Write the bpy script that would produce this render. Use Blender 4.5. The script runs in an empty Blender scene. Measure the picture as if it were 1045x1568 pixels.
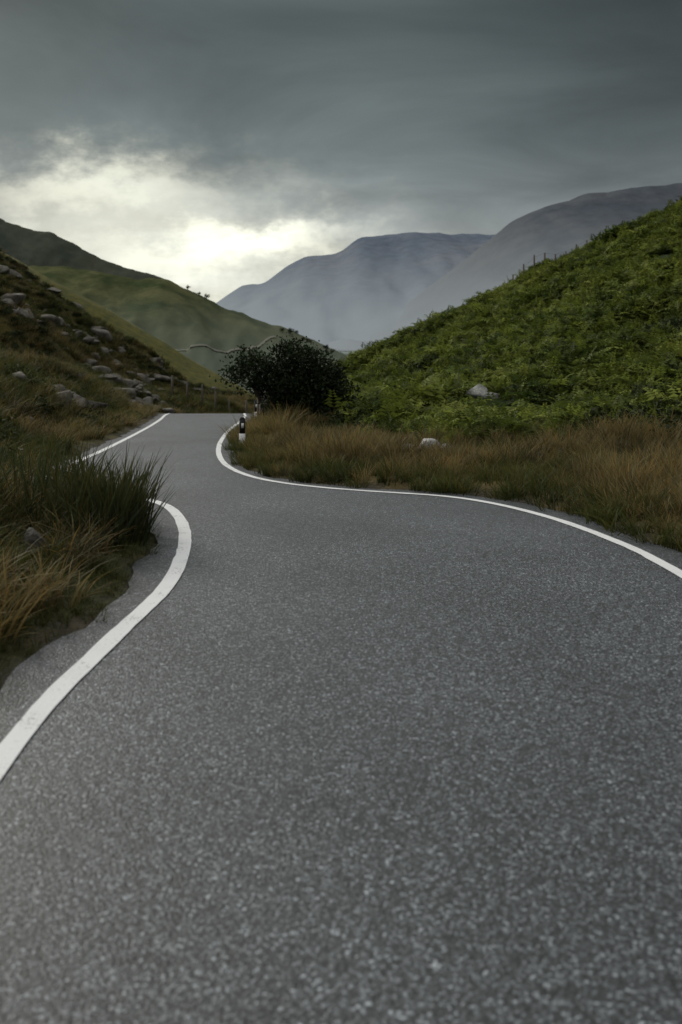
import bpy, math, random
import numpy as np
from mathutils import Vector
from mathutils.geometry import delaunay_2d_cdt
from mathutils.bvhtree import BVHTree
R = np.random.default_rng(7); random.seed(7)
sc = bpy.context.scene

# ---------------------------------------------------------------- helpers
def hsh(ix, iy, s):
    n = (ix.astype(np.int64)*374761393 + iy.astype(np.int64)*668265263 + s*1442695041) & 0xffffffff
    n = ((n ^ (n >> 13))*1274126177) & 0xffffffff
    return ((n ^ (n >> 16)) & 0xffff)/65535.0
def vn(x, y, s=0):
    x = np.asarray(x, float); y = np.asarray(y, float)
    ix = np.floor(x); iy = np.floor(y); fx = x-ix; fy = y-iy
    fx = fx*fx*(3-2*fx); fy = fy*fy*(3-2*fy)
    a = hsh(ix, iy, s); b = hsh(ix+1, iy, s); c = hsh(ix, iy+1, s); d = hsh(ix+1, iy+1, s)
    return (a*(1-fx)+b*fx)*(1-fy)+(c*(1-fx)+d*fx)*fy - .5
def fbm(x, y, s=0, o=4):
    r = 0; a = 1
    for i in range(o):
        r = r + a*vn(x*2**i+17*i, y*2**i-9*i, s+i); a *= .5
    return r
def sst(a, b, x):
    t = np.clip((x-a)/(b-a), 0, 1); return t*t*(3-2*t)
def link(o):
    sc.collection.objects.link(o); return o
def mesh_np(name, V, F, mats, cols=None, midx=None, smooth=False):
    V = np.asarray(V, np.float32); F = np.asarray(F, np.int32)
    me = bpy.data.meshes.new(name)
    me.vertices.add(len(V)); me.vertices.foreach_set('co', V.ravel())
    k = F.shape[1]
    me.loops.add(F.size); me.loops.foreach_set('vertex_index', F.ravel())
    me.polygons.add(len(F)); me.polygons.foreach_set('loop_start', np.arange(0, F.size, k, dtype=np.int32))
    if midx is not None: me.polygons.foreach_set('material_index', np.asarray(midx, np.int32))
    if smooth: me.polygons.foreach_set('use_smooth', np.ones(len(F), bool))
    for m in mats: me.materials.append(m)
    if cols is not None:
        a = me.color_attributes.new('Col', 'FLOAT_COLOR', 'POINT')
        c = np.ones((len(V), 4), np.float32); c[:, :3] = cols
        a.data.foreach_set('color', c.ravel())
    me.update(calc_edges=True); me.validate()
    return me

class NT:
    def __init__(s, tree): s.t = tree; s.n = tree.nodes; s.l = tree.links
    def node(s, typ, **kw):
        n = s.n.new(typ)
        for k, v in kw.items(): setattr(n, k, v)
        return n
    def put(s, sock, v):
        if isinstance(v, bpy.types.NodeSocket): s.l.new(v, sock)
        elif v is not None: sock.default_value = v
    def math(s, op, a, b=None, c=None, clamp=False):
        n = s.node('ShaderNodeMath', operation=op, use_clamp=clamp)
        s.put(n.inputs[0], a); s.put(n.inputs[1], b); s.put(n.inputs[2], c); return n.outputs[0]
    def mix(s, f, a, b, mode='MIX'):
        n = s.node('ShaderNodeMix', data_type='RGBA', blend_type=mode, clamp_factor=True)
        s.put(n.inputs[0], f); s.put(n.inputs[6], a if not isinstance(a, tuple) else (*a, 1)[:4]); s.put(n.inputs[7], b if not isinstance(b, tuple) else (*b, 1)[:4])
        return n.outputs[2]
    def noise(s, vec, scale, detail=3, rough=.5, dist=0):
        n = s.node('ShaderNodeTexNoise'); s.put(n.inputs['Vector'], vec)
        n.inputs['Scale'].default_value = scale; n.inputs['Detail'].default_value = detail
        n.inputs['Roughness'].default_value = rough; n.inputs['Distortion'].default_value = dist
        return n.outputs[0]
    def ramp(s, f, stops):
        n = s.node('ShaderNodeValToRGB'); s.put(n.inputs[0], f)
        e = n.color_ramp.elements
        while len(e) < len(stops): e.new(.5)
        for i, (p, c) in enumerate(stops):
            e[i].position = p; e[i].color = (*c, 1) if isinstance(c, tuple) else (c, c, c, 1)
        return n.outputs[0]
    def rng(s, v, a, b, c, d, smooth=False):
        n = s.node('ShaderNodeMapRange', interpolation_type='SMOOTHSTEP' if smooth else 'LINEAR')
        s.put(n.inputs[0], v)
        for i, q in enumerate((a, b, c, d)): n.inputs[i+1].default_value = q
        return n.outputs[0]
def newmat(name):
    m = bpy.data.materials.new(name); m.use_nodes = True
    t = NT(m.node_tree); bs = m.node_tree.nodes['Principled BSDF']
    bs.inputs['Roughness'].default_value = .85
    bs.inputs['Specular IOR Level'].default_value = .2
    return m, t, bs
def bump(t, bs, h, strength, dist):
    b = t.node('ShaderNodeBump'); b.inputs['Strength'].default_value = strength; b.inputs['Distance'].default_value = dist
    t.put(b.inputs['Height'], h); t.l.new(b.outputs[0], bs.inputs['Normal'])
def pos(t): return t.node('ShaderNodeNewGeometry').outputs['Position']

# ---------------------------------------------------------------- materials
def asphalt_mat():
    m, t, bs = newmat('asphalt'); p = pos(t)
    v = t.node('ShaderNodeTexVoronoi'); t.put(v.inputs['Vector'], p); v.inputs['Scale'].default_value = 120
    sep = t.node('ShaderNodeSeparateColor'); t.l.new(v.outputs['Color'], sep.inputs[0])
    stone = t.ramp(sep.outputs[0], [(0, .025), (.5, .053), (.8, .115), (.96, .24), (1, .42)])
    n1 = t.noise(p, 30, 4, .7); n2 = t.noise(p, .7, 3)
    f = t.rng(n1, .3, .7, .6, 1.4); f2 = t.rng(n2, .3, .7, .8, 1.2)
    c = t.mix(1.0, stone, t.math('MULTIPLY', f, f2), 'MULTIPLY')
    c = t.mix(1.0, c, (.91, 1.0, 1.06), 'MULTIPLY')
    c = t.mix(1.0, c, t.node('ShaderNodeAttribute', attribute_name='Col').outputs['Color'], 'MULTIPLY')
    t.l.new(c, bs.inputs['Base Color'])
    bs.inputs['Roughness'].default_value = .55; bs.inputs['Specular IOR Level'].default_value = .5
    h = t.math('ADD', t.math('SUBTRACT', 1, v.outputs['Distance']), n1)
    bump(t, bs, h, .75, .004)
    return m
def paint_mat():
    m, t, bs = newmat('road_paint'); p = pos(t)
    n = t.noise(p, 60, 4, .7); n2 = t.noise(p, 5, 4, .6)
    wear = t.math('ADD', t.math('MULTIPLY', n, .6), t.math('MULTIPLY', n2, .4))
    c = t.ramp(wear, [(0, (.12, .12, .12)), (.37, (.3, .3, .3)), (.43, (.76, .77, .76)), (1, (.88, .88, .86))])
    t.l.new(c, bs.inputs['Base Color']); bs.inputs['Roughness'].default_value = .6
    bump(t, bs, n, .6, .004); return m
def terrain_mat():
    m, t, bs = newmat('hillside_ground'); p = pos(t)
    a = t.node('ShaderNodeAttribute', attribute_name='Col')
    n = t.noise(p, 1.3, 6, .65); n2 = t.noise(p, 14, 4, .7)
    c = t.mix(1, a.outputs['Color'], t.ramp(n, [(.25, (.55, .6, .6)), (.5, (1, 1, .9)), (.75, (1.7, 1.45, 1.0))]), 'MULTIPLY')
    c = t.mix(1, c, t.rng(n2, .25, .75, .5, 1.5), 'MULTIPLY')
    t.l.new(c, bs.inputs['Base Color']); bs.inputs['Roughness'].default_value = .95
    bump(t, bs, t.math('ADD', n2, n), .8, .08); return m
def far_mat(name, c1, c2, scale, sc2, haze_col=None, z0=0, z1=1):
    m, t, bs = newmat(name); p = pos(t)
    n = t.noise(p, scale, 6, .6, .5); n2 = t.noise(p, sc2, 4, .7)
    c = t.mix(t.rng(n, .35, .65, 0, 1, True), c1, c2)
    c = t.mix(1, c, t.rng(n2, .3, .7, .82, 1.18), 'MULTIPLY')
    if haze_col:
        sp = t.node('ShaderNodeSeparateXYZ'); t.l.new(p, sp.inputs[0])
        c = t.mix(t.rng(sp.outputs[2], z0, z1, 1, 0, True), c, haze_col)  # haze painted into the base colour, paler with falling altitude
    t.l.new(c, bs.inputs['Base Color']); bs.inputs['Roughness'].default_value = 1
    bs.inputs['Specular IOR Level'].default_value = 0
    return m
def leaf_mat(name, stops, scale=.6, transl=.35):
    m, t, bs = newmat(name); p = pos(t)
    oi = t.node('ShaderNodeObjectInfo')
    n = t.noise(p, scale, 4, .65)
    f = t.math('ADD', t.math('MULTIPLY', t.rng(n, .3, .7, 0, 1), .55), t.math('MULTIPLY', oi.outputs['Random'], .45))
    c = t.ramp(f, stops)
    a = t.node('ShaderNodeAttribute', attribute_name='Col')
    c = t.mix(1, c, a.outputs['Color'], 'MULTIPLY')
    t.l.new(c, bs.inputs['Base Color']); bs.inputs['Roughness'].default_value = .7
    tr = t.node('ShaderNodeBsdfTranslucent'); t.l.new(c, tr.inputs[0])
    ms = t.node('ShaderNodeMixShader'); ms.inputs[0].default_value = transl
    t.l.new(bs.outputs[0], ms.inputs[1]); t.l.new(tr.outputs[0], ms.inputs[2])
    t.l.new(ms.outputs[0], t.n['Material Output'].inputs[0]); return m
def rock_mat(name, lo, hi):
    m, t, bs = newmat(name); p = pos(t)
    n = t.noise(p, 3, 8, .7); n2 = t.noise(p, 25, 4, .6)
    c = t.ramp(n, [(.3, lo), (.5, tuple((a+b)/2 for a, b in zip(lo, hi))), (.65, hi)])
    c = t.mix(1, c, t.rng(n2, .3, .7, .6, 1.3), 'MULTIPLY')
    t.l.new(c, bs.inputs['Base Color']); bump(t, bs, n2, .7, .05); return m
def plain_mat(name, col, rough=.6):
    m, t, bs = newmat(name); n = t.noise(pos(t), 40, 4, .6)
    c = t.mix(1, col, t.rng(n, .3, .7, .7, 1.2), 'MULTIPLY')
    t.l.new(c, bs.inputs['Base Color']); bs.inputs['Roughness'].default_value = rough; return m

M_asph = asphalt_mat(); M_paint = paint_mat(); M_ter = terrain_mat()
M_straw = leaf_mat('straw_grass', [(0, (.035, .035, .014)), (.35, (.115, .095, .04)), (.62, (.27, .2, .08)), (1, (.12, .12, .032))], .7)
M_olive = leaf_mat('olive_grass', [(0, (.03, .035, .01)), (.5, (.075, .085, .02)), (1, (.15, .13, .035))], .5)
M_rush = leaf_mat('rush_green', [(0, (.02, .028, .012)), (.5, (.05, .06, .02)), (1, (.12, .1, .035))], 1.5)
M_brack = leaf_mat('bracken_green', [(0, (.016, .03, .006)), (.3, (.055, .08, .014)), (.6, (.15, .185, .032)), (1, (.27, .28, .06))], .3, .35)
M_bush = leaf_mat('hawthorn_leaf', [(0, (.008, .014, .006)), (.5, (.022, .036, .012)), (1, (.05, .07, .02))], 2.2, .2)
M_heath = leaf_mat('heather_scrub', [(0, (.012, .02, .006)), (.5, (.03, .042, .012)), (1, (.06, .07, .02))], .5, .2)
M_bark = rock_mat('bark', (.02, .017, .013), (.08, .065, .05))
M_rockL = rock_mat('grey_rock', (.035, .033, .028), (.24, .22, .185))
M_rockW = rock_mat('pale_rock', (.12, .12, .1), (.5, .49, .45))

# ---------------------------------------------------------------- road layout (metres)
Lp = [(-1.0,-12),(-1.1,-4),(-1.18,0),(-1.24,2),(-1.27,3.4),(-1.28,3.8),(-1.26,4.19),(-1.21,4.57),(-1.17,5.07),(-1.12,5.57),(-1.13,6.17),(-1.2,7.0),(-1.32,7.74),(-1.54,8.67),(-1.76,9.33),
      (-1.98,9.75),(-2.5,10.35),(-3.2,11.3),(-3.75,12.5),(-4.1,14.0),(-4.33,16.5),(-4.76,20.7),(-5.28,25.3),(-5.8,29.35),(-6.5,34.3),(-6.7,38),(-6.2,43),(-4.6,49),(-1.9,55),(2.5,62)]
Rp = [(2.5,-12),(2.5,-4),(2.45,0),(2.42,2.5),(2.36,4.8),(2.30,6.17),(2.27,6.87),(2.19,7.52),(2.03,8.39),(1.81,9.1),(1.52,9.73),(1.15,10.2),(.585,10.5),(-.015,10.83),(-.58,11.3),(-1.09,12.0),
      (-1.5,13.0),(-1.82,14.2),(-2.11,15.8),(-2.42,18.2),(-2.71,21.4),(-2.9,24.3),(-3.08,28.0),(-3.3,31.4),(-3.75,35.7),(-3.8,39),(-3.2,43),(-1.5,47.5),(1.0,52.5),(5,59)]
def spline(P, step=.15):
    P = [np.array(p, float) for p in P]; out = []
    P = [2*P[0]-P[1]]+P+[2*P[-1]-P[-2]]
    for i in range(1, len(P)-2):
        p0, p1, p2, p3 = P[i-1:i+3]
        t0 = 0; t1 = t0+np.linalg.norm(p1-p0)**.5; t2 = t1+np.linalg.norm(p2-p1)**.5; t3 = t2+np.linalg.norm(p3-p2)**.5
        n = max(3, int(np.linalg.norm(p2-p1)/.05))
        for t in np.linspace(t1, t2, n, endpoint=False):
            A1=(t1-t)/(t1-t0)*p0+(t-t0)/(t1-t0)*p1; A2=(t2-t)/(t2-t1)*p1+(t-t1)/(t2-t1)*p2; A3=(t3-t)/(t3-t2)*p2+(t-t2)/(t3-t2)*p3
            B1=(t2-t)/(t2-t0)*A1+(t-t0)/(t2-t0)*A2; B2=(t3-t)/(t3-t1)*A2+(t-t1)/(t3-t1)*A3
            out.append((t2-t)/(t2-t1)*B1+(t-t1)/(t2-t1)*B2)
    out.append(P[-2]); Q = np.array(out)
    k = np.ones(9)/9
    for _ in range(3):
        q = np.column_stack([np.convolve(np.pad(Q[:, j], 4, 'edge'), k, 'valid') for j in (0, 1)]); q[0] = Q[0]; q[-1] = Q[-1]; Q = q
    s = np.r_[0, np.cumsum(np.linalg.norm(np.diff(Q, axis=0), axis=1))]
    u = np.arange(0, s[-1], step)
    return np.column_stack([np.interp(u, s, Q[:, 0]), np.interp(u, s, Q[:, 1])])
def normals(Q):
    T = np.gradient(Q, axis=0); T /= np.linalg.norm(T, axis=1)[:, None]
    return np.column_stack([-T[:, 1], T[:, 0]])
QL = spline(Lp); QR = spline(Rp)
NL = normals(QL); NR = normals(QR)
ofL = .27+.12*fbm(np.arange(len(QL))*.3, np.zeros(len(QL)), 3)
ofR = .25+.14*fbm(np.arange(len(QR))*.3, np.zeros(len(QR)), 5)
EL = QL+NL*ofL[:, None]; ER = QR-NR*ofR[:, None]
def zb(y): return np.interp(y, [-50, 5, 7, 33, 35, 37, 60, 120, 300, 600, 9000], [0, 0, -.06, -1.36, -1.48, -1.66, -4.45, -9, -20, -27, -27])
POLY = np.vstack([EL, ER[::-1]])
def inside(x, y):
    r = np.zeros(len(x), bool); P = POLY; n = len(P)
    for i in range(n):
        x1, y1 = P[i]; x2, y2 = P[(i+1) % n]
        if y1 == y2: continue
        c = ((y1 > y) != (y2 > y)); r ^= c & (x < (x2-x1)*(y-y1)/(y2-y1)+x1)
    return r
def pdist(x, y, Q):
    Q = Q[::2]; out = np.empty(len(x))
    for a in range(0, len(x), 20000):
        dx = x[a:a+20000, None]-Q[None, :, 0]; dy = y[a:a+20000, None]-Q[None, :, 1]
        out[a:a+20000] = np.sqrt((dx*dx+dy*dy).min(1))
    return out
def info(x, y):
    near = (np.abs(x) < 60) & (y < 100) & (y > -30)
    w = np.full(len(x), 60.); L = x < -4
    xi = x[near]; yi = y[near]
    dl = pdist(xi, yi, EL); dr = pdist(xi, yi, ER); ins = inside(xi, yi)
    w[near] = np.where(ins, -1, 1)*np.minimum(dl, dr); L[near] = dl < dr
    return w, L
def terrain(x, y):
    x = np.asarray(x, float).ravel(); y = np.asarray(y, float).ravel()
    w, L = info(x, y); b = zb(y)
    L = np.where(y > 62, x < -6, L)
    # right hill
    yf = 17-3.6*sst(-1, 2.5, x)+1.4*vn(x/4, y/4, 9)
    g = np.sin(np.pi/2*np.clip((y-yf)/(68-yf), 0, 1))
    Hc = -.9+.455*x+.7*fbm(x/14, y/30, 21, 2)
    Hc = np.where(Hc > 24, 24+(Hc-24)*.25, Hc)
    zR = b*(1-g)+np.maximum(Hc, b-1)*g
    zR = np.where(y > 68, zR-.22*(y-68), zR)
    zR = zR+(.8*fbm(x/2.4, y/2.4, 31, 3)*sst(0, .25, g)+.1*fbm(x/.8, y/.8, 41, 2))*sst(120, 80, y)
    zR = np.where(y > 68, np.maximum(zR, b), zR)
    swR = sst(.3, 4.5, w)
    zr = b+swR*(zR-b)+.10*fbm(x/.7, y/.7, 51, 2)*sst(0, .6, w)+.06*sst(.1, .6, w)
    # left hill
    A = np.interp(x, [-120, -60, -32, -26, -20, -13.8, -10.7, -7.6, -5, 0], [24, 17, 11, 8.4, 5.0, .9, -1.4, -2.4, -4, -8])
    A = A-.45*np.maximum(y-60, 0)-.10*np.maximum(30-y, 0)
    rough = 1.15*fbm(x/3.0, y/3.0, 61, 5)*sst(14, 30, y)
    wt = b+np.minimum(np.where(y > 14, .5, .33)*np.maximum(w-.5, 0), np.interp(y, [0, 10, 20, 30, 50], [.5, .7, 2.2, 2.0, 1.2]))
    S2 = -9.2-.56*x-np.where(y < 92, .2*(92-y), .3*(y-92))
    S2 = np.where(S2 > 14, 14+.4*(S2-14), S2)
    h1 = np.maximum(A+rough, wt+rough*.5*sst(.5, 3, w))
    zl = np.where(y < 62, b+sst(.2, 2.0, w)*(h1-b), np.maximum(np.maximum(A+rough, S2+.5*fbm(x/6, y/6, 71)), b))
    zl = zl+.08*fbm(x/.5, y/.5, 81, 2)*sst(0, .5, w)+.05*sst(.05, .5, w)
    z = np.where(L, zl, zr)
    z = np.where(y > 180, b+(z-b)*sst(320, 180, y), z)
    z = np.where(w < .12, b-.02-.04*sst(0, -.25, w), z)
    far = np.maximum(np.abs(x)-250, 0); z = z-np.minimum(far*.05, 30)*sst(100, 300, y)
    return z, w, L, g

def axis(a, b, step, lo, hi, gr):
    c = list(np.arange(a, b, step)); s = step; v = c[-1]
    while v < hi: s *= gr; v += s; c.append(v)
    s = step; v = a; pre = []
    while v > lo: s *= gr; v -= s; pre.append(v)
    return np.array(pre[::-1]+c)
xs = axis(-12, 12, .2, -5000, 5000, 1.055); ys = axis(-3, 42, .2, -60, 8000, 1.035)
X, Y = np.meshgrid(xs, ys); nx, ny = len(xs), len(ys)
Z, W, LF, G = terrain(X, Y); x = X.ravel(); y = Y.ravel()
i = np.arange((nx-1)*(ny-1)); a = (i//(nx-1))*nx+i % (nx-1)
F = np.column_stack([a, a+1, a+nx+1, a+nx])
C = np.zeros((len(x), 3))
verge = np.array([.10, .078, .032]); dgreen = np.array([.02, .034, .009]); moss = np.array([.042, .046, .015]); olive = np.array([.066, .06, .02]); dirt = np.array([.055, .05, .042]); fargr = np.array([.11, .11, .036])
C[:] = verge
m = sst(.02, .2, G)[:, None]; C = C*(1-m)+dgreen*m
nearL = (moss*sst(14, 8, y)[:, None]+olive*(1-sst(14, 8, y)[:, None]))
C = np.where(LF[:, None], nearL, C)
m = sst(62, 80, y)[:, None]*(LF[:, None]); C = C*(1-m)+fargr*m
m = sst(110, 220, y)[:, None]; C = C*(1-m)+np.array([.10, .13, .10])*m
m = sst(700, 1600, y)[:, None]; C = C*(1-m)+np.array([.2, .25, .28])*m  # valley haze put into the ground colour with distance
m = sst(.35, .05, W+.3*fbm(x*2, y*2, 5))[:, None]; C = C*(1-m)+dirt*m
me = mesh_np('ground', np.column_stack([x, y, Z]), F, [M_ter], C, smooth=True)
link(bpy.data.objects.new('ground', me))

pts = [tuple(p) for p in POLY]; n0 = len(pts)
gx, gy = np.meshgrid(np.arange(-8, 6, .4), np.arange(-11.8, 62, .4)); gx = gx.ravel(); gy = gy.ravel()
wi, _ = info(gx, gy); k = wi < -.15
pts += list(zip(gx[k], gy[k]))
r = delaunay_2d_cdt([Vector(p) for p in pts], [(i, (i+1) % n0) for i in range(n0)], [list(range(n0))], 1, 1e-5)
V = np.array([(v.x, v.y, float(zb(v.y))) for v in r[0]])
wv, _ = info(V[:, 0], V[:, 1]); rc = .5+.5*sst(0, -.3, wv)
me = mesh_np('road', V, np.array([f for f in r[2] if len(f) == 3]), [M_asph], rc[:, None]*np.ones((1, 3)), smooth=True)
link(bpy.data.objects.new('road', me))
def strip(name, Q, N, width):
    n = len(Q); ss = np.arange(n)*.6
    a = width/2+.008*fbm(ss, ss*0, 11); b = width/2+.008*fbm(ss, ss*0, 12)
    A = Q+N*a[:, None]; B = Q-N*b[:, None]
    V = np.vstack([np.column_stack([A, zb(A[:, 1])+.006]), np.column_stack([B, zb(B[:, 1])+.006])])
    i = np.arange(n-1); F = np.column_stack([i+n, i+1+n, i+1, i])
    link(bpy.data.objects.new(name, mesh_np(name, V, F, [M_paint])))
strip('road_edge_line', spline(Lp, .1), normals(spline(Lp, .1)), .105)
strip('road_edge_line.001', spline(Rp, .1), normals(spline(Rp, .1)), .092)

# ---------------------------------------------------------------- far hills
def ridge(name, mat, crest, foot_dy, foot_z, back_dy, seed, amp, nu=160, nv=50):
    c = np.array(crest, float); s = np.r_[0, np.cumsum(np.linalg.norm(np.diff(c[:, :2], axis=0), axis=1))]
    u = np.linspace(0, s[-1], nu); P = np.column_stack([np.interp(u, s, c[:, j]) for j in range(3)])
    for _ in range(2): P[1:-1, 2] = (P[:-2, 2]+2*P[1:-1, 2]+P[2:, 2])/4
    v = np.linspace(-1, 1, nv); VV = []
    for q in v:
        aq = abs(q); prof = (1-aq)**1.15 if q < 0 else (1-aq)
        dy = -foot_dy*aq if q < 0 else back_dy*aq
        z = foot_z+(P[:, 2]-foot_z)*prof
        xx = P[:, 0]+0*aq; yy = P[:, 1]+dy
        L = s[-1]
        n = fbm(xx/(L*.06)+dy/(L*.25), yy/(L*.3), seed, 5)*amp*math.sin(math.pi*min(aq*1.0, 1))
        n = n+fbm(xx/(L*.02), yy/(L*.05), seed+9, 4)*amp*.12
        VV.append(np.column_stack([xx, yy, z+n]))
    V = np.vstack(VV); i = np.arange((nu-1)*(nv-1)); a = (i//(nu-1))*nu+i % (nu-1)
    F = np.column_stack([a, a+1, a+nu+1, a+nu])
    link(bpy.data.objects.new(name, mesh_np(name, V, F, [mat], smooth=True)))
    return V, F
M_gh = far_mat('hazy_hill_grass', (.05, .065, .03), (.12, .12, .055), .05, .5, (.14, .16, .12), -15, 24)  # grass tones, with a pale haze tint painted in lower down
M_dh = far_mat('dark_moor', (.05, .06, .05), (.08, .085, .06), .012, .08)
M_mt = far_mat('hazy_mountain', (.13, .157, .20), (.175, .195, .225), .004, .03, (.33, .37, .40), -20, 310)  # blue-grey and the pale foot are distance haze painted as surface colour
M_mt2 = far_mat('hazy_mountain_near', (.08, .094, .112), (.12, .124, .132), .005, .03, (.28, .31, .33), -20, 330)  # nearer mountain: darker tones, haze again painted in towards the foot
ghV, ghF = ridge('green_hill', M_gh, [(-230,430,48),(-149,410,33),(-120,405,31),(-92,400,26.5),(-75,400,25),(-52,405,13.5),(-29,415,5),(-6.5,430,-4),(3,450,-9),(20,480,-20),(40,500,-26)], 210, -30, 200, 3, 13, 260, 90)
ridge('moorland_hill', M_dh, [(-480,700,120),(-290,700,98),(-262,700,91.5),(-239,700,82),(-221,700,79.5),(-204,700,70),(-186,700,60),(-169,700,53),(-146,700,48),(-116,700,35),(-91,700,21),(-60,700,5),(-20,700,-28)], 230, -30, 300, 13, 24, 260, 80)
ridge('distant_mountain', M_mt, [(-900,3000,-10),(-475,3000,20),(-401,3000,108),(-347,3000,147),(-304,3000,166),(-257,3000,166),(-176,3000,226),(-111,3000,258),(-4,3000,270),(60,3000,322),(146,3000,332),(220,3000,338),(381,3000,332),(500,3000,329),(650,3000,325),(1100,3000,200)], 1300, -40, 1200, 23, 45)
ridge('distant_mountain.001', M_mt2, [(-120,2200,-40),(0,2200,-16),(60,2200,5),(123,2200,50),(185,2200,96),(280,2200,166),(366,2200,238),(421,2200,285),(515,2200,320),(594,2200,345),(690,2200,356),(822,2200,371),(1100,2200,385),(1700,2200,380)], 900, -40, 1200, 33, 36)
bv = BVHTree.FromPolygons([tuple(v) for v in ghV], [tuple(int(q) for q in f) for f in ghF])
T = spline([(-82, 285), (-70, 300), (-58, 316), (-48, 326), (-40, 342), (-32, 366), (-27, 380)], 1.0); TN = normals(T); VV = []
for s in (-1, 1):
    for p, n in zip(T, TN):
        q = p+n*s*.55; h = bv.ray_cast(Vector((q[0], q[1], 300)), Vector((0, 0, -1)))[0]; VV.append((q[0], q[1], (h.z if h else 0)+.45))
n = len(T); i = np.arange(n-1)
link(bpy.data.objects.new('hill_track', mesh_np('hill_track', VV, np.column_stack([i+n, i+1+n, i+1, i]), [plain_mat('gravel_track', (.22, .215, .17), .9)])))

# ---------------------------------------------------------------- plants: templates
def blades(n, h, spread, lean, width, seed, curve=.35, seedhead=False):
    r = np.random.default_rng(seed); V = []; F = []; C = []
    for i in range(n):
        rr = spread*math.sqrt(r.random()); th = r.random()*6.283
        bx, by = rr*math.cos(th), rr*math.sin(th)
        H = h*(.5+.6*r.random()); d = th+r.normal()*.9; ln = lean*(.3+r.random()); wv = width*(.6+.8*r.random())
        fa = r.random()*6.283; sx, sy = math.cos(fa)*wv/2, math.sin(fa)*wv/2
        b = len(V); S = 4; cc = .7+.6*r.random(); hue = r.normal()*.12
        for s in range(S+1):
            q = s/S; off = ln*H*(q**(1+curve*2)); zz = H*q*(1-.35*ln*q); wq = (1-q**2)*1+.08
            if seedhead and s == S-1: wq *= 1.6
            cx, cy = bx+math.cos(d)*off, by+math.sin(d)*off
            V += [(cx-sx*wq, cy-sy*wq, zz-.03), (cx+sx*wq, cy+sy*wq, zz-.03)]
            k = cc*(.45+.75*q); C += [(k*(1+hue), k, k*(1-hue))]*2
            if s: F.append((b+2*s-2, b+2*s-1, b+2*s+1, b+2*s))
    return V, F, C
def bracken(seed, nf=15, Lf=.46):
    r = np.random.default_rng(seed); V = []; F = []; C = []
    for i in range(nf):
        th = r.random()*6.283; tilt = .3+.75*r.random(); L = Lf*(.6+.7*r.random())
        h0 = .08+.40*r.random(); d = np.array([math.cos(th), math.sin(th), 0]); s = np.array([-d[1], d[0], 0])
        base = np.array([r.normal()*.16, r.normal()*.16, 0]); P = 6; cc = .55+.9*r.random()
        pts = []
        for k in range(P+1):
            q = k/P; pts.append(base+d*(L*q*math.sin(tilt)+.05)+np.array([0, 0, h0+L*q*math.cos(tilt)*.8-.5*L*q*q*math.sin(tilt)]))
        for k in range(P):
            q = k/P; wl = L*.42*(1-q)**.8*(.7+.6*r.random())+.02; seg = pts[k+1]-pts[k]
            for sg in (-1, 1):
                b = len(V); tip = pts[k]+s*sg*wl+seg*.9-np.array([0, 0, wl*.4*r.random()])
                V += [tuple(pts[k]), tuple(pts[k]+s*sg*wl*.55-seg*.1), tuple(tip), tuple(pts[k]+s*sg*wl*.45+seg*.85)]
                F.append((b, b+1, b+2, b+3)); c = cc*(.65+.7*r.random()); C += [(c, c, c)]*4
        b = len(V)
        V += [tuple(base+s*.006), tuple(base-s*.006), tuple(pts[0]-s*.006), tuple(pts[0]+s*.006)]; F.append((b, b+1, b+2, b+3)); C += [(.5, .4, .3)]*4
    return V, F, C
def scrub(seed, n=420, rad=.45):
    r = np.random.default_rng(seed); V = []; F = []; C = []
    for i in range(n):
        u = r.normal(size=3); u /= np.linalg.norm(u); u[2] = abs(u[2]); q = rad*(.55+.5*r.random())*(1+.25*math.sin(u[0]*7+seed)*math.cos(u[1]*6))
        p = u*q*np.array([1, 1, .85]); a = r.normal(size=3); a /= np.linalg.norm(a); b2 = np.cross(a, r.normal(size=3)); b2 /= np.linalg.norm(b2)
        s = .035+.03*r.random(); b = len(V)
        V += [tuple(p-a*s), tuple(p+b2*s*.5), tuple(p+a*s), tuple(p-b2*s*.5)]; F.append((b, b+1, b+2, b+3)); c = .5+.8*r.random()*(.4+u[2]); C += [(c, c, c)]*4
    return V, F, C
def tcoll(name, items, mat):
    c = bpy.data.collections.new(name)
    for i, (V, F, C) in enumerate(items):
        me = mesh_np(name+'_clump_%d' % i, V, np.array(F), [mat], np.array(C))
        c.objects.link(bpy.data.objects.new(name+'_clump_%02d' % i, me))
    return c
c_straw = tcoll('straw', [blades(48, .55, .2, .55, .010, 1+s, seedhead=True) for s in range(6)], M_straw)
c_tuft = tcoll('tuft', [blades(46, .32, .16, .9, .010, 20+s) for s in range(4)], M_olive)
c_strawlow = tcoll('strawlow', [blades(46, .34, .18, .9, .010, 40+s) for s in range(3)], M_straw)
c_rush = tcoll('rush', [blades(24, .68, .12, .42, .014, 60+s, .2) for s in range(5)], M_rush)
c_brack = tcoll('bracken', [bracken(80+s) for s in range(6)], M_brack)
c_scrub = tcoll('scrub', [scrub(100+s) for s in range(4)], M_heath)

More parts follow.
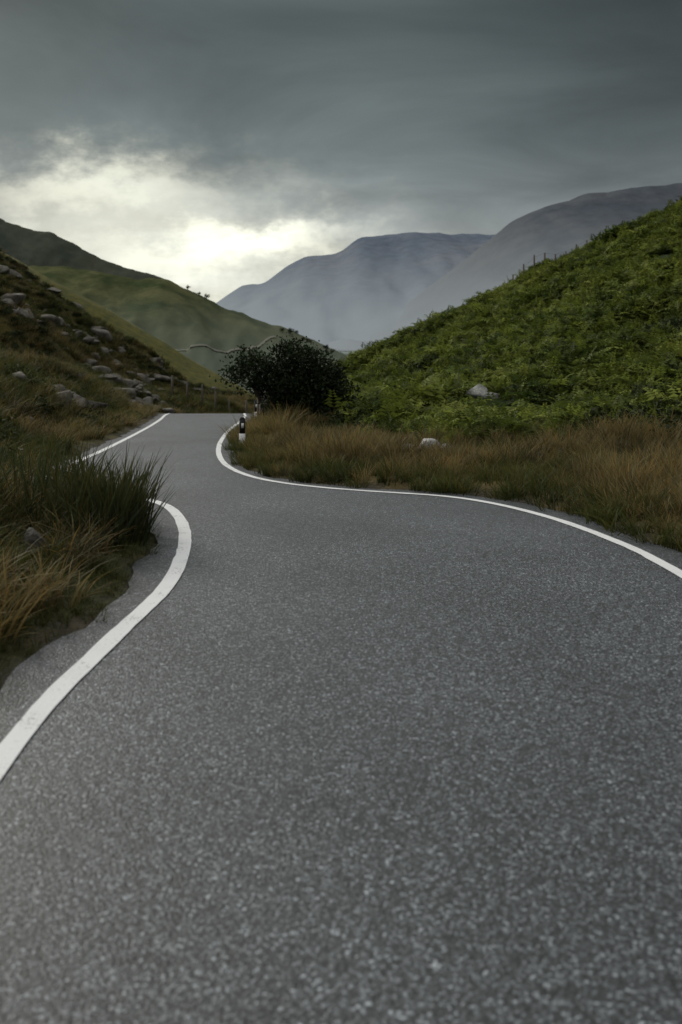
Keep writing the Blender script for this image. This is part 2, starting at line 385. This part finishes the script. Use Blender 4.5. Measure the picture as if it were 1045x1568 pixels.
def scatter(name, coll, P, scl, seed=0, tilt=.12):
    P = np.asarray(P, np.float32); n = len(P); r = np.random.default_rng(seed+500)
    me = bpy.data.meshes.new(name); me.vertices.add(n); me.vertices.foreach_set('co', P.ravel())
    rot = np.column_stack([r.normal(size=n)*tilt, r.normal(size=n)*tilt, r.random(n)*6.283]).astype(np.float32)
    s = np.asarray(scl, np.float32)[:, None]*np.column_stack([r.uniform(.85, 1.15, n)]*2+[r.uniform(.8, 1.2, n)])
    a = me.attributes.new('rot', 'FLOAT_VECTOR', 'POINT'); a.data.foreach_set('vector', rot.ravel())
    a = me.attributes.new('scl', 'FLOAT_VECTOR', 'POINT'); a.data.foreach_set('vector', s.astype(np.float32).ravel())
    a = me.attributes.new('idx', 'INT', 'POINT'); a.data.foreach_set('value', r.integers(0, 100, n).astype(np.int32))
    o = link(bpy.data.objects.new(name, me))
    g = bpy.data.node_groups.new(name, 'GeometryNodeTree')
    g.interface.new_socket('Geometry', in_out='INPUT', socket_type='NodeSocketGeometry')
    g.interface.new_socket('Geometry', in_out='OUTPUT', socket_type='NodeSocketGeometry')
    N = g.nodes; gi = N.new('NodeGroupInput'); go = N.new('NodeGroupOutput'); ip = N.new('GeometryNodeInstanceOnPoints'); ci = N.new('GeometryNodeCollectionInfo')
    ci.inputs[0].default_value = coll; ci.inputs['Separate Children'].default_value = True; ci.inputs['Reset Children'].default_value = True
    ip.inputs['Pick Instance'].default_value = True
    def na(nm, dt):
        q = N.new('GeometryNodeInputNamedAttribute'); q.data_type = dt; q.inputs[0].default_value = nm
        return q.outputs[0]
    K = g.links.new
    K(gi.outputs[0], ip.inputs['Points']); K(ci.outputs[0], ip.inputs['Instance'])
    K(na('idx', 'INT'), ip.inputs['Instance Index']); K(na('rot', 'FLOAT_VECTOR'), ip.inputs['Rotation']); K(na('scl', 'FLOAT_VECTOR'), ip.inputs['Scale'])
    K(ip.outputs[0], go.inputs[0])
    md = o.modifiers.new('scatter', 'NODES'); md.node_group = g
    return o
def cand(n, x0, x1, y0, y1, seed, fov=.46):
    r = np.random.default_rng(seed); x = r.uniform(x0, x1, n); y = r.uniform(y0, y1, n)
    k = np.abs(x) < fov*y+2.5; x = x[k]; y = y[k]; z, w, L, g = terrain(x, y)
    return x, y, z, w, L, g, r.random(len(x))
def clear(x, y):   # bare patches around the two boulder groups
    return (((x-1.35)/.75)**2+((y-14.7)/.9)**2 > 1) & (((x-3.3)/.8)**2+((y-21.3)/1.3)**2 > 1)
# right verge
x, y, z, w, L, g, u = cand(9000, -5, 14, 5, 24, 1)
cl = fbm(x/1.1, y/1.1, 7, 3)
k = (~L) & (w > .1) & ((g < .13+.06*cl) | ((x < .4) & (y < 24))) & (u < .3+.6*sst(.1, .6, w)) & (cl > -.38) & clear(x, y)
s = (.28+.30*sst(.1, 1.0, w[k])+.2*sst(0, -2, x[k]))*(1+1.1*cl[k])*(.8+.5*R.random(k.sum()))
scatter('roadside_grass', c_straw, np.column_stack([x, y, z])[k], s, 1)
k2 = (~L) & (w > .03) & (g < .2) & ((w < 1.0) & (u > .3) | (cl < -.08))
scatter('verge_grass', c_tuft, np.column_stack([x, y, z])[k2], .5+.6*u[k2], 2)
# left near bank
x, y, z, w, L, g, u = cand(9000, -7, -1, 3, 16, 3)
k = L & (w > -.04) & (w < 4) & (u < .8)
scatter('bank_grass', c_tuft, np.column_stack([x, y, z-.02])[k], (.38+.6*sst(.1, 1.1, w[k]))*(.6+.8*u[k]), 4)
k = L & (w > .35) & (y > 3.8) & (y < 14) & (fbm(x/1.2, y/1.2, 17, 2) > -.15+.25*(y < 6)) & (u < .5)
scatter('bank_straw_grass', c_strawlow, np.column_stack([x, y, z])[k], .8+.7*u[k], 5)
x, y, z, w, L, g, u = cand(2500, -4, 14, 6, 22, 33)
k = (~L) & (w > .7) & (g < .15) & (fbm(x/1.6, y/1.6, 88, 3) > .2) & (u < .6) & clear(x, y)
scatter('soft_rush', c_rush, np.column_stack([x, y, z])[k], .45+.4*u[k], 34)
# rushes
r = np.random.default_rng(5); rx = np.r_[r.normal(-1.82, .13, 36), r.uniform(-3.0, -1.9, 60), r.uniform(-3.6, -2.6, 30)]; ry = np.r_[r.normal(7.4, .3, 36), r.uniform(6.8, 8.6, 60), r.uniform(8.6, 12, 30)]
z, w, L, g = terrain(rx, ry); k = L & (w > .08)
scatter('rushes', c_rush, np.column_stack([rx, ry, z])[k], r.uniform(.65, 1.15, k.sum()), 6, .14)
# left hill grass
x, y, z, w, L, g, u = cand(30000, -40, -4, 11, 66, 7)
k = L & (w > .35) & (u < 1-.4*sst(25, 60, y))
sz = (.7+.5*u)*(1+.012*y)
nn = fbm(x/3, y/3, 27, 3)
kk = k & (nn > -.12); scatter('hill_grass', c_tuft, np.column_stack([x, y, z])[kk], sz[kk], 8)
kk = k & (nn < .05) & (u > .3); scatter('hill_straw_grass', c_strawlow, np.column_stack([x, y, z])[kk], sz[kk]*.9, 9)
kk = L & (w > .5) & (fbm(x/2.5, y/2.5, 37, 3) > .1) & (u < .4)
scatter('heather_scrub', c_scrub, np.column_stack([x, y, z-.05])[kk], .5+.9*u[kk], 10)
# right hill bracken
x, y, z, w, L, g, u = cand(60000, -3, 44, 12.5, 76, 11)
pt = fbm(x/2.6, y/2.6, 47, 3)
k = (~L) & (w > 1.4) & ((x > .2) | (y > 26)) & (g > .05+.06*u) & (u < 1-.35*sst(35, 70, y)) & (pt > -.38) & clear(x, y)
scatter('bracken', c_brack, np.column_stack([x, y, z-.05])[k], (.42+.38*u[k])*(1+.013*y[k])*(1+.7*pt[k]), 12, .2)
kk = (~L) & (w > 2.5) & ((x > .2) | (y > 26)) & (g > .06) & (fbm(x/3, y/3, 57, 3) > .30-.2*sst(.3, .0, g)-.55*sst(5.5, 8, x)*sst(27, 20, y)) & (u < .3) & clear(x, y)
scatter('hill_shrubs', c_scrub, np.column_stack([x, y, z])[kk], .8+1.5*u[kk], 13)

# ---------------------------------------------------------------- rocks
def rocks(name, mat, specs, seed):
    import bmesh
    bm = bmesh.new(); bmesh.ops.create_icosphere(bm, subdivisions=3, radius=1)
    B = np.array([v.co[:] for v in bm.verts]); BF = np.array([[v.index for v in f.verts] for f in bm.faces]); bm.free()
    VV = []; FF = []; n = 0; r = np.random.default_rng(seed)
    for (x, y, z, sx, sy, sz) in specs:
        o = r.random(3)*50; P = B.copy()
        for _ in range(11):
            d = r.normal(size=3); d /= np.linalg.norm(d); lim = r.uniform(.4, .8); q = P@d
            P = P-np.outer(np.maximum(q-lim, 0), d)
        P *= (1+.18*fbm(P[:, 0]*1.5+o[0], P[:, 1]*1.5+P[:, 2]+o[1], 3, 3))[:, None]
        P = P*np.array([sx, sy, sz]); th = r.random()*6.283; c, s = math.cos(th), math.sin(th)
        P = np.column_stack([P[:, 0]*c-P[:, 1]*s, P[:, 0]*s+P[:, 1]*c, P[:, 2]])+np.array([x, y, z])
        VV.append(P); FF.append(BF+n); n += len(P)
    return link(bpy.data.objects.new(name, mesh_np(name, np.vstack(VV), np.vstack(FF), [mat])))
def on(x, y): return float(terrain([x], [y])[0][0])
r = np.random.default_rng(91); sp = []
x, y, z, w, L, g, u = cand(2600, -28, -6, 18, 62, 15)
k = np.where(L & (w > 1.0) & (fbm(x/4, y/4, 67, 3) > .17))[0][:230]
for j in k:
    q = .09+.36*r.random()**2.5*(1+y[j]/60); sp.append((x[j], y[j], z[j]+.07, q*1.5, q, q*.7))
for j in range(120):
    t = r.random(); px = -8.2-6.5*t+r.normal()*.8; py = 38+14*t+r.normal()*2.0; q = .12+.34*r.random()**2; sp.append((px, py, on(px, py)+.16, q*1.6, q, q*.7))
for (px, py) in [(-12.2, 44), (-8.6, 30), (-7.5, 24)]:
    sp.append((px, py, on(px, py)+.1, .5, .3, .22))
rocks('rock_outcrop', M_rockL, sp, 4)
def boulder(px, py, s): return (px, py, on(px, py)+s*.5, s*1.4, s, s*.8)
rocks('boulder', M_rockW, [boulder(1.42, 15.0, .27), boulder(1.1, 14.6, .17), boulder(1.75, 15.1, .15)], 6)
rocks('boulder.001', M_rockW, [boulder(3.3, 22.0, .3), boulder(3.75, 22.2, .18)], 8)
rocks('boulder.002', M_rockL, [(-2.1, 6.3, on(-2.1, 6.3)+.08, .10, .08, .2), (-2.9, 8.5, on(-2.9, 8.5)+.15, .3, .2, .2)], 9)

# ---------------------------------------------------------------- hawthorn tree
def tube(V, F, pts, rad, ns=7):
    b = len(V); n = len(pts)
    for i, (p, r0) in enumerate(zip(pts, rad)):
        d = Vector(pts[min(i+1, n-1)])-Vector(pts[max(i-1, 0)]); d.normalize(); a = d.orthogonal().normalized(); c = d.cross(a)
        for k in range(ns):
            an = 2*math.pi*k/ns; V.append(tuple(Vector(p)+(a*math.cos(an)+c*math.sin(an))*r0))
    for i in range(n-1):
        for k in range(ns): F.append((b+i*ns+k, b+i*ns+(k+1) % ns, b+(i+1)*ns+(k+1) % ns, b+(i+1)*ns+k))
def tree(name, base, lobes, ncl, per, leaf, clr, seed, trunk_r=.09):
    r = np.random.default_rng(seed); V = []; F = []; bx, by, bz = base
    limbs = []
    for (cx, cy, cz, rx, ry, rz) in lobes:
        st = Vector((bx+r.normal()*.08, by+r.normal()*.08, bz-.15)); en = Vector((cx, cy, cz))
        mid = (st+en)/2+Vector((r.normal()*.12, r.normal()*.12, -.1)); pts = []
        for q in np.linspace(0, 1, 7):
            p = st*(1-q)**2+mid*2*q*(1-q)+en*q*q; pts.append(p+Vector(r.normal(size=3))*.03)
        tube(V, F, pts, [trunk_r*(1-.75*q) for q in np.linspace(0, 1, 7)]); limbs.append(pts)
    cen = []
    wts = np.array([l[3]*l[4]*l[5] for l in lobes])**.75; wts /= wts.sum()
    for i in range(ncl):
        j = r.choice(len(lobes), p=wts); l = lobes[j]; u = r.normal(size=3); u /= np.linalg.norm(u); q = .45+.6*r.random()**.7
        q *= 1+.3*(r.random() < .18); c = np.array(l[:3])+u*q*np.array(l[3:]); cen.append(c)
        if i % 3 == 0:
            s = limbs[j][r.integers(3, 7)]; e = Vector(c); m2 = (s+e)/2+Vector(r.normal(size=3))*.08
            tube(V, F, [s, m2, e], [trunk_r*.22, trunk_r*.13, trunk_r*.04], 4)
    nb = len(F); cen = np.array(cen)
    C0 = np.repeat(cen, per, axis=0); n = len(C0)
    bright = np.repeat(r.uniform(.5, 1.5, len(cen)), per)
    P = C0+r.normal(size=(n, 3))*clr*np.array([1, 1, .75])
    a = r.normal(size=(n, 3)); a /= np.linalg.norm(a, axis=1)[:, None]; b2 = np.cross(a, r.normal(size=(n, 3))); b2 /= np.linalg.norm(b2, axis=1)[:, None]
    s = (leaf*r.uniform(.6, 1.3, n))[:, None]
    LV = np.stack([P-a*s, P+b2*s*.55, P+a*s, P-b2*s*.55], 1).reshape(-1, 3)
    LFc = np.arange(4*n).reshape(-1, 4)+len(V)
    cols = np.vstack([np.ones((len(V), 3)), np.repeat((bright*r.uniform(.7, 1.3, n))[:, None], 4, 0)*np.ones((1, 3))])
    me = mesh_np(name, np.vstack([np.array(V), LV]), np.vstack([np.array(F), LFc]), [M_bark, M_bush], cols, np.r_[np.zeros(nb), np.ones(n)])
    return link(bpy.data.objects.new(name, me))
bz = on(-1.55, 22.5)
lob = [(-1.05, 0, 1.35, .8, .75, .75), (-2.25, -.2, 1.55, .5, .5, .42), (-1.9, -.2, 1.8, .4, .4, .3), (-1.6, 0, 1.25, .45, .5, .4), (-.6, .1, 1.0, .7, .7, .75), (-1.1, -.1, 1.95, .42, .42, .36), (-1.05, 0, .6, .6, .6, .5),
       (-.35, .1, .4, .5, .5, .5), (-.1, .2, .15, .4, .5, .4), (-.9, -.1, .3, .5, .5, .4), (-.35, .1, 1.25, .5, .5, .5)]
tree('hawthorn_tree', (-1.6, 22.5, bz), [(a, 22.5+b, bz+c-.12, d, e, f) for a, b, c, d, e, f in lob], 370, 56, .045, .14, 5)

def mini(name, specs, seed):
    r = np.random.default_rng(seed); V = []; F = []; lv = []
    for (x, y, z, h) in specs:
        tube(V, F, [Vector((x, y, z-1)), Vector((x+.05*h, y, z+h*.6))], [h*.05, h*.02], 5)
        n = 260; u = r.normal(size=(n, 3)); u /= np.linalg.norm(u, axis=1)[:, None]
        P = np.array([x, y, z+h*.5])+u*(r.random((n, 1))**.4)*np.array([h*.5, h*.42, h*.38])*(1+.3*np.sin(u[:, :1]*5+x))
        a = r.normal(size=(n, 3)); a /= np.linalg.norm(a, axis=1)[:, None]; b = np.cross(a, r.normal(size=(n, 3))); b /= np.linalg.norm(b, axis=1)[:, None]; s = h*.06
        lv.append(np.stack([P-a*s, P+b*s, P+a*s, P-b*s], 1).reshape(-1, 3))
    nb = len(F); nv = len(V); LV = np.vstack(lv); Fa = np.vstack([np.array(F), np.arange(len(LV)).reshape(-1, 4)+nv])
    return link(bpy.data.objects.new(name, mesh_np(name, np.vstack([np.array(V), LV]), Fa, [M_bark, M_bush], np.ones((nv+len(LV), 3)), np.r_[np.zeros(nb), np.ones(len(LV)//4)])))
def ghz(x, y):
    h = bv.ray_cast(Vector((x, y, 300)), Vector((0, 0, -1)))[0]; return h.z if h else 0
mini('distant_trees', [(a, b, ghz(a, b), h) for a, b, h in [(-67, 400, 2.2), (-62, 400, 1.8), (-59, 402, 2.6)]]+[(a, b, ghz(a, b), h) for a, b, h in [(-27+3.0*i+R.normal(), 408+R.normal()*5, 1.8+1.4*R.random()) for i in range(9)]], 3)

# ---------------------------------------------------------------- posts
def box(V, F, MI, c, s, mi, ang=0, taper=1):
    b = len(V)
    for dz in (-1, 1):
        k = taper if dz > 0 else 1
        for dx, dy in ((-1, -1), (1, -1), (1, 1), (-1, 1)):
            xx, yy = dx*s[0]/2*k, dy*s[1]/2*k; V.append((c[0]+xx*math.cos(ang)-yy*math.sin(ang), c[1]+xx*math.sin(ang)+yy*math.cos(ang), c[2]+dz*s[2]/2))
    for f in ((0, 3, 2, 1), (4, 5, 6, 7), (0, 1, 5, 4), (1, 2, 6, 5), (2, 3, 7, 6), (3, 0, 4, 7)): F.append(tuple(b+q for q in f)); MI.append(mi)
M_black = plain_mat('post_black', (.02, .02, .02)); M_white = plain_mat('post_white', (.8, .8, .78)); M_wood = plain_mat('weathered_wood', (.11, .095, .075), .9)
def marker(name, x, y, H):
    V = []; F = []; MI = []; z = on(x, y)-.05
    box(V, F, MI, (x, y, z+H*.25), (.11, .09, H*.5), 1, .2)
    box(V, F, MI, (x, y, z+H*.72), (.105, .085, H*.44), 0, .2)
    box(V, F, MI, (x, y, z+H*.97), (.105, .085, H*.06), 0, .2, .6)
    box(V, F, MI, (x+.01, y-.048, z+H*.75), (.05, .01, .09), 1, .2)
    link(bpy.data.objects.new(name, mesh_np(name, V, np.array(F), [M_black, M_white], None, MI)))
marker('marker_post', -1.9, 17.6, .62)
marker('marker_post.001', -2.55, 27.5, .7)
def fence(name, pts, h):
    V = []; F = []; MI = []; tops = []
    for (x, y) in pts:
        z = on(x, y); hh = h*random.uniform(.85, 1.1); box(V, F, MI, (x, y, z+hh/2-.1), (.1, .1, hh+.2), 0, random.random(), .8); tops.append((x, y, z, hh))
    for a, b in zip(tops[:-1], tops[1:]):
        for q in (.45, .85): tube(V, F, [Vector((a[0], a[1], a[2]+h*q)), Vector((b[0], b[1], b[2]+h*q))], [.006, .006], 4); MI += [0]*4
    link(bpy.data.objects.new(name, mesh_np(name, V, np.array(F), [M_wood], None, MI)))
fence('wire_fence', [(12.6+i*.8, 67.0+.1*i) for i in range(8)], 1.4)
fence('wire_fence.001', [(-8.6,46.6),(-7.9,47),(-7.2,47.4),(-6.6,48.1),(-6.0,49),(-5.2,50.2)], 1.15)
fence('wire_fence.002', [(-2.05,23.6),(-2.3,25.6),(-2.5,28.6),(-2.65,31.5),(-2.8,34.5)], .95)
me = mesh_np('valley_lake', [(-60,1500,-26.4),(10,1420,-26.4),(90,1500,-26.4),(120,1750,-26.4),(30,1900,-26.4),(-50,1780,-26.4)], np.array([[0,1,2,3,4,5]]), [plain_mat('lake_water', (.25,.28,.28), .15)])
link(bpy.data.objects.new('valley_lake', me))

# ---------------------------------------------------------------- sky & light
w = bpy.data.worlds.new('World'); sc.world = w; w.use_nodes = True; t = NT(w.node_tree); t.n.clear()
SE, SA = math.radians(24), math.radians(-38)
sky = t.node('ShaderNodeTexSky', sky_type='NISHITA'); sky.sun_disc = False; sky.sun_elevation = SE; sky.sun_rotation = SA
tc = t.node('ShaderNodeTexCoord').outputs['Generated']
sp = t.node('ShaderNodeSeparateXYZ'); t.l.new(tc, sp.inputs[0]); dx, dy, dz = sp.outputs
yy = t.math('MAXIMUM', dy, .08); u0 = t.math('DIVIDE', dx, yy); v0 = t.math('DIVIDE', dz, yy)
zc = t.math('ADD', t.math('MAXIMUM', dz, 0), .12)
cmb = t.node('ShaderNodeCombineXYZ'); t.l.new(t.math('DIVIDE', dx, zc), cmb.inputs[0]); t.l.new(t.math('DIVIDE', dy, zc), cmb.inputs[1])
cn = t.noise(cmb.outputs[0], 1.1, 6, .55, .6); cn2 = t.noise(cmb.outputs[0], .45, 3, .5)
cmb2 = t.node('ShaderNodeCombineXYZ'); t.l.new(u0, cmb2.inputs[0]); t.l.new(t.math('MULTIPLY', v0, 1.6), cmb2.inputs[1])
ed = t.noise(cmb2.outputs[0], 9, 6, .6, .3); ed2 = t.noise(cmb2.outputs[0], 12, 5, .6)
du = t.math('MULTIPLY', t.math('SUBTRACT', ed, .5), .2); dv = t.math('MULTIPLY', t.math('SUBTRACT', ed2, .5), .15)
u = t.math('ADD', u0, du); v = t.math('ADD', v0, dv)
def gauss(uc, vc, su, sv, k):
    a = t.math('DIVIDE', t.math('SUBTRACT', u, uc), su); b = t.math('DIVIDE', t.math('SUBTRACT', v, vc), sv)
    e = t.math('EXPONENT', t.math('MULTIPLY', t.math('ADD', t.math('MULTIPLY', a, a), t.math('MULTIPLY', b, b)), -1))
    return t.math('MULTIPLY', e, k)
g = t.math('ADD', gauss(-.28, .158, .14, .031, .58), gauss(-.095, .10, .09, .021, .58))
g = t.math('ADD', g, gauss(-.2, .078, .2, .055, .6)); g = t.math('MULTIPLY', g, t.math('GREATER_THAN', dy, 0.0))
base = t.ramp(dz, [(0, (.37, .39, .36)), (.06, (.31, .335, .33)), (.12, (.21, .235, .24)), (.2, (.13, .155, .155)), (.33, (.075, .093, .09)), (.45, (.14, .155, .155)), (.7, (1, 1, 1)), (1, (1, 1, 1))])
base = t.mix(1, base, t.rng(cn, .3, .7, .76, 1.34), 'MULTIPLY')
base = t.mix(1, base, t.rng(cn2, .3, .7, .8, 1.2), 'MULTIPLY')
rd = t.math('MULTIPLY', t.rng(u0, 0, .4, 0, .5, True), t.rng(v0, .08, .22, 0, 1, True))
base = t.mix(1, base, t.math('SUBTRACT', 1, rd), 'MULTIPLY')
gl = t.mix(g, (0, 0, 0), (1.0, .97, .76))
col = t.mix(1, base, gl, 'ADD')
b1 = t.node('ShaderNodeBackground'); t.l.new(sky.outputs[0], b1.inputs[0]); b1.inputs[1].default_value = .07
b2 = t.node('ShaderNodeBackground'); t.l.new(col, b2.inputs[0]); b2.inputs[1].default_value = 1.08
mx = t.node('ShaderNodeMixShader'); mx.inputs[0].default_value = .95; t.l.new(b1.outputs[0], mx.inputs[1]); t.l.new(b2.outputs[0], mx.inputs[2])
wo = t.node('ShaderNodeOutputWorld'); t.l.new(mx.outputs[0], wo.inputs[0])
sl = bpy.data.lights.new('sun', 'SUN'); sl.energy = 1.5; sl.angle = math.radians(10); sl.color = (1, .95, .84)
so = link(bpy.data.objects.new('sun', sl))
d = Vector((math.sin(SA)*math.cos(SE), math.cos(SA)*math.cos(SE), math.sin(SE))); so.rotation_euler = d.to_track_quat('Z', 'Y').to_euler(); so.location = (-20, 10, 30)

cam = bpy.data.cameras.new('camera'); co = link(bpy.data.objects.new('camera', cam)); co.location = (0, 0, 1.6); co.rotation_euler = (math.radians(90), 0, 0)
cam.sensor_fit = 'VERTICAL'; cam.sensor_height = 36; cam.sensor_width = 24; cam.lens = 1400/1568*36; cam.shift_y = -(784-510)/1568
cam.clip_start = .1; cam.clip_end = 20000
cam.dof.use_dof = True; cam.dof.focus_distance = 11; cam.dof.aperture_fstop = 2.0
sc.camera = co
sc.view_settings.view_transform = 'Standard'; sc.view_settings.look = 'None'; sc.view_settings.exposure = 0
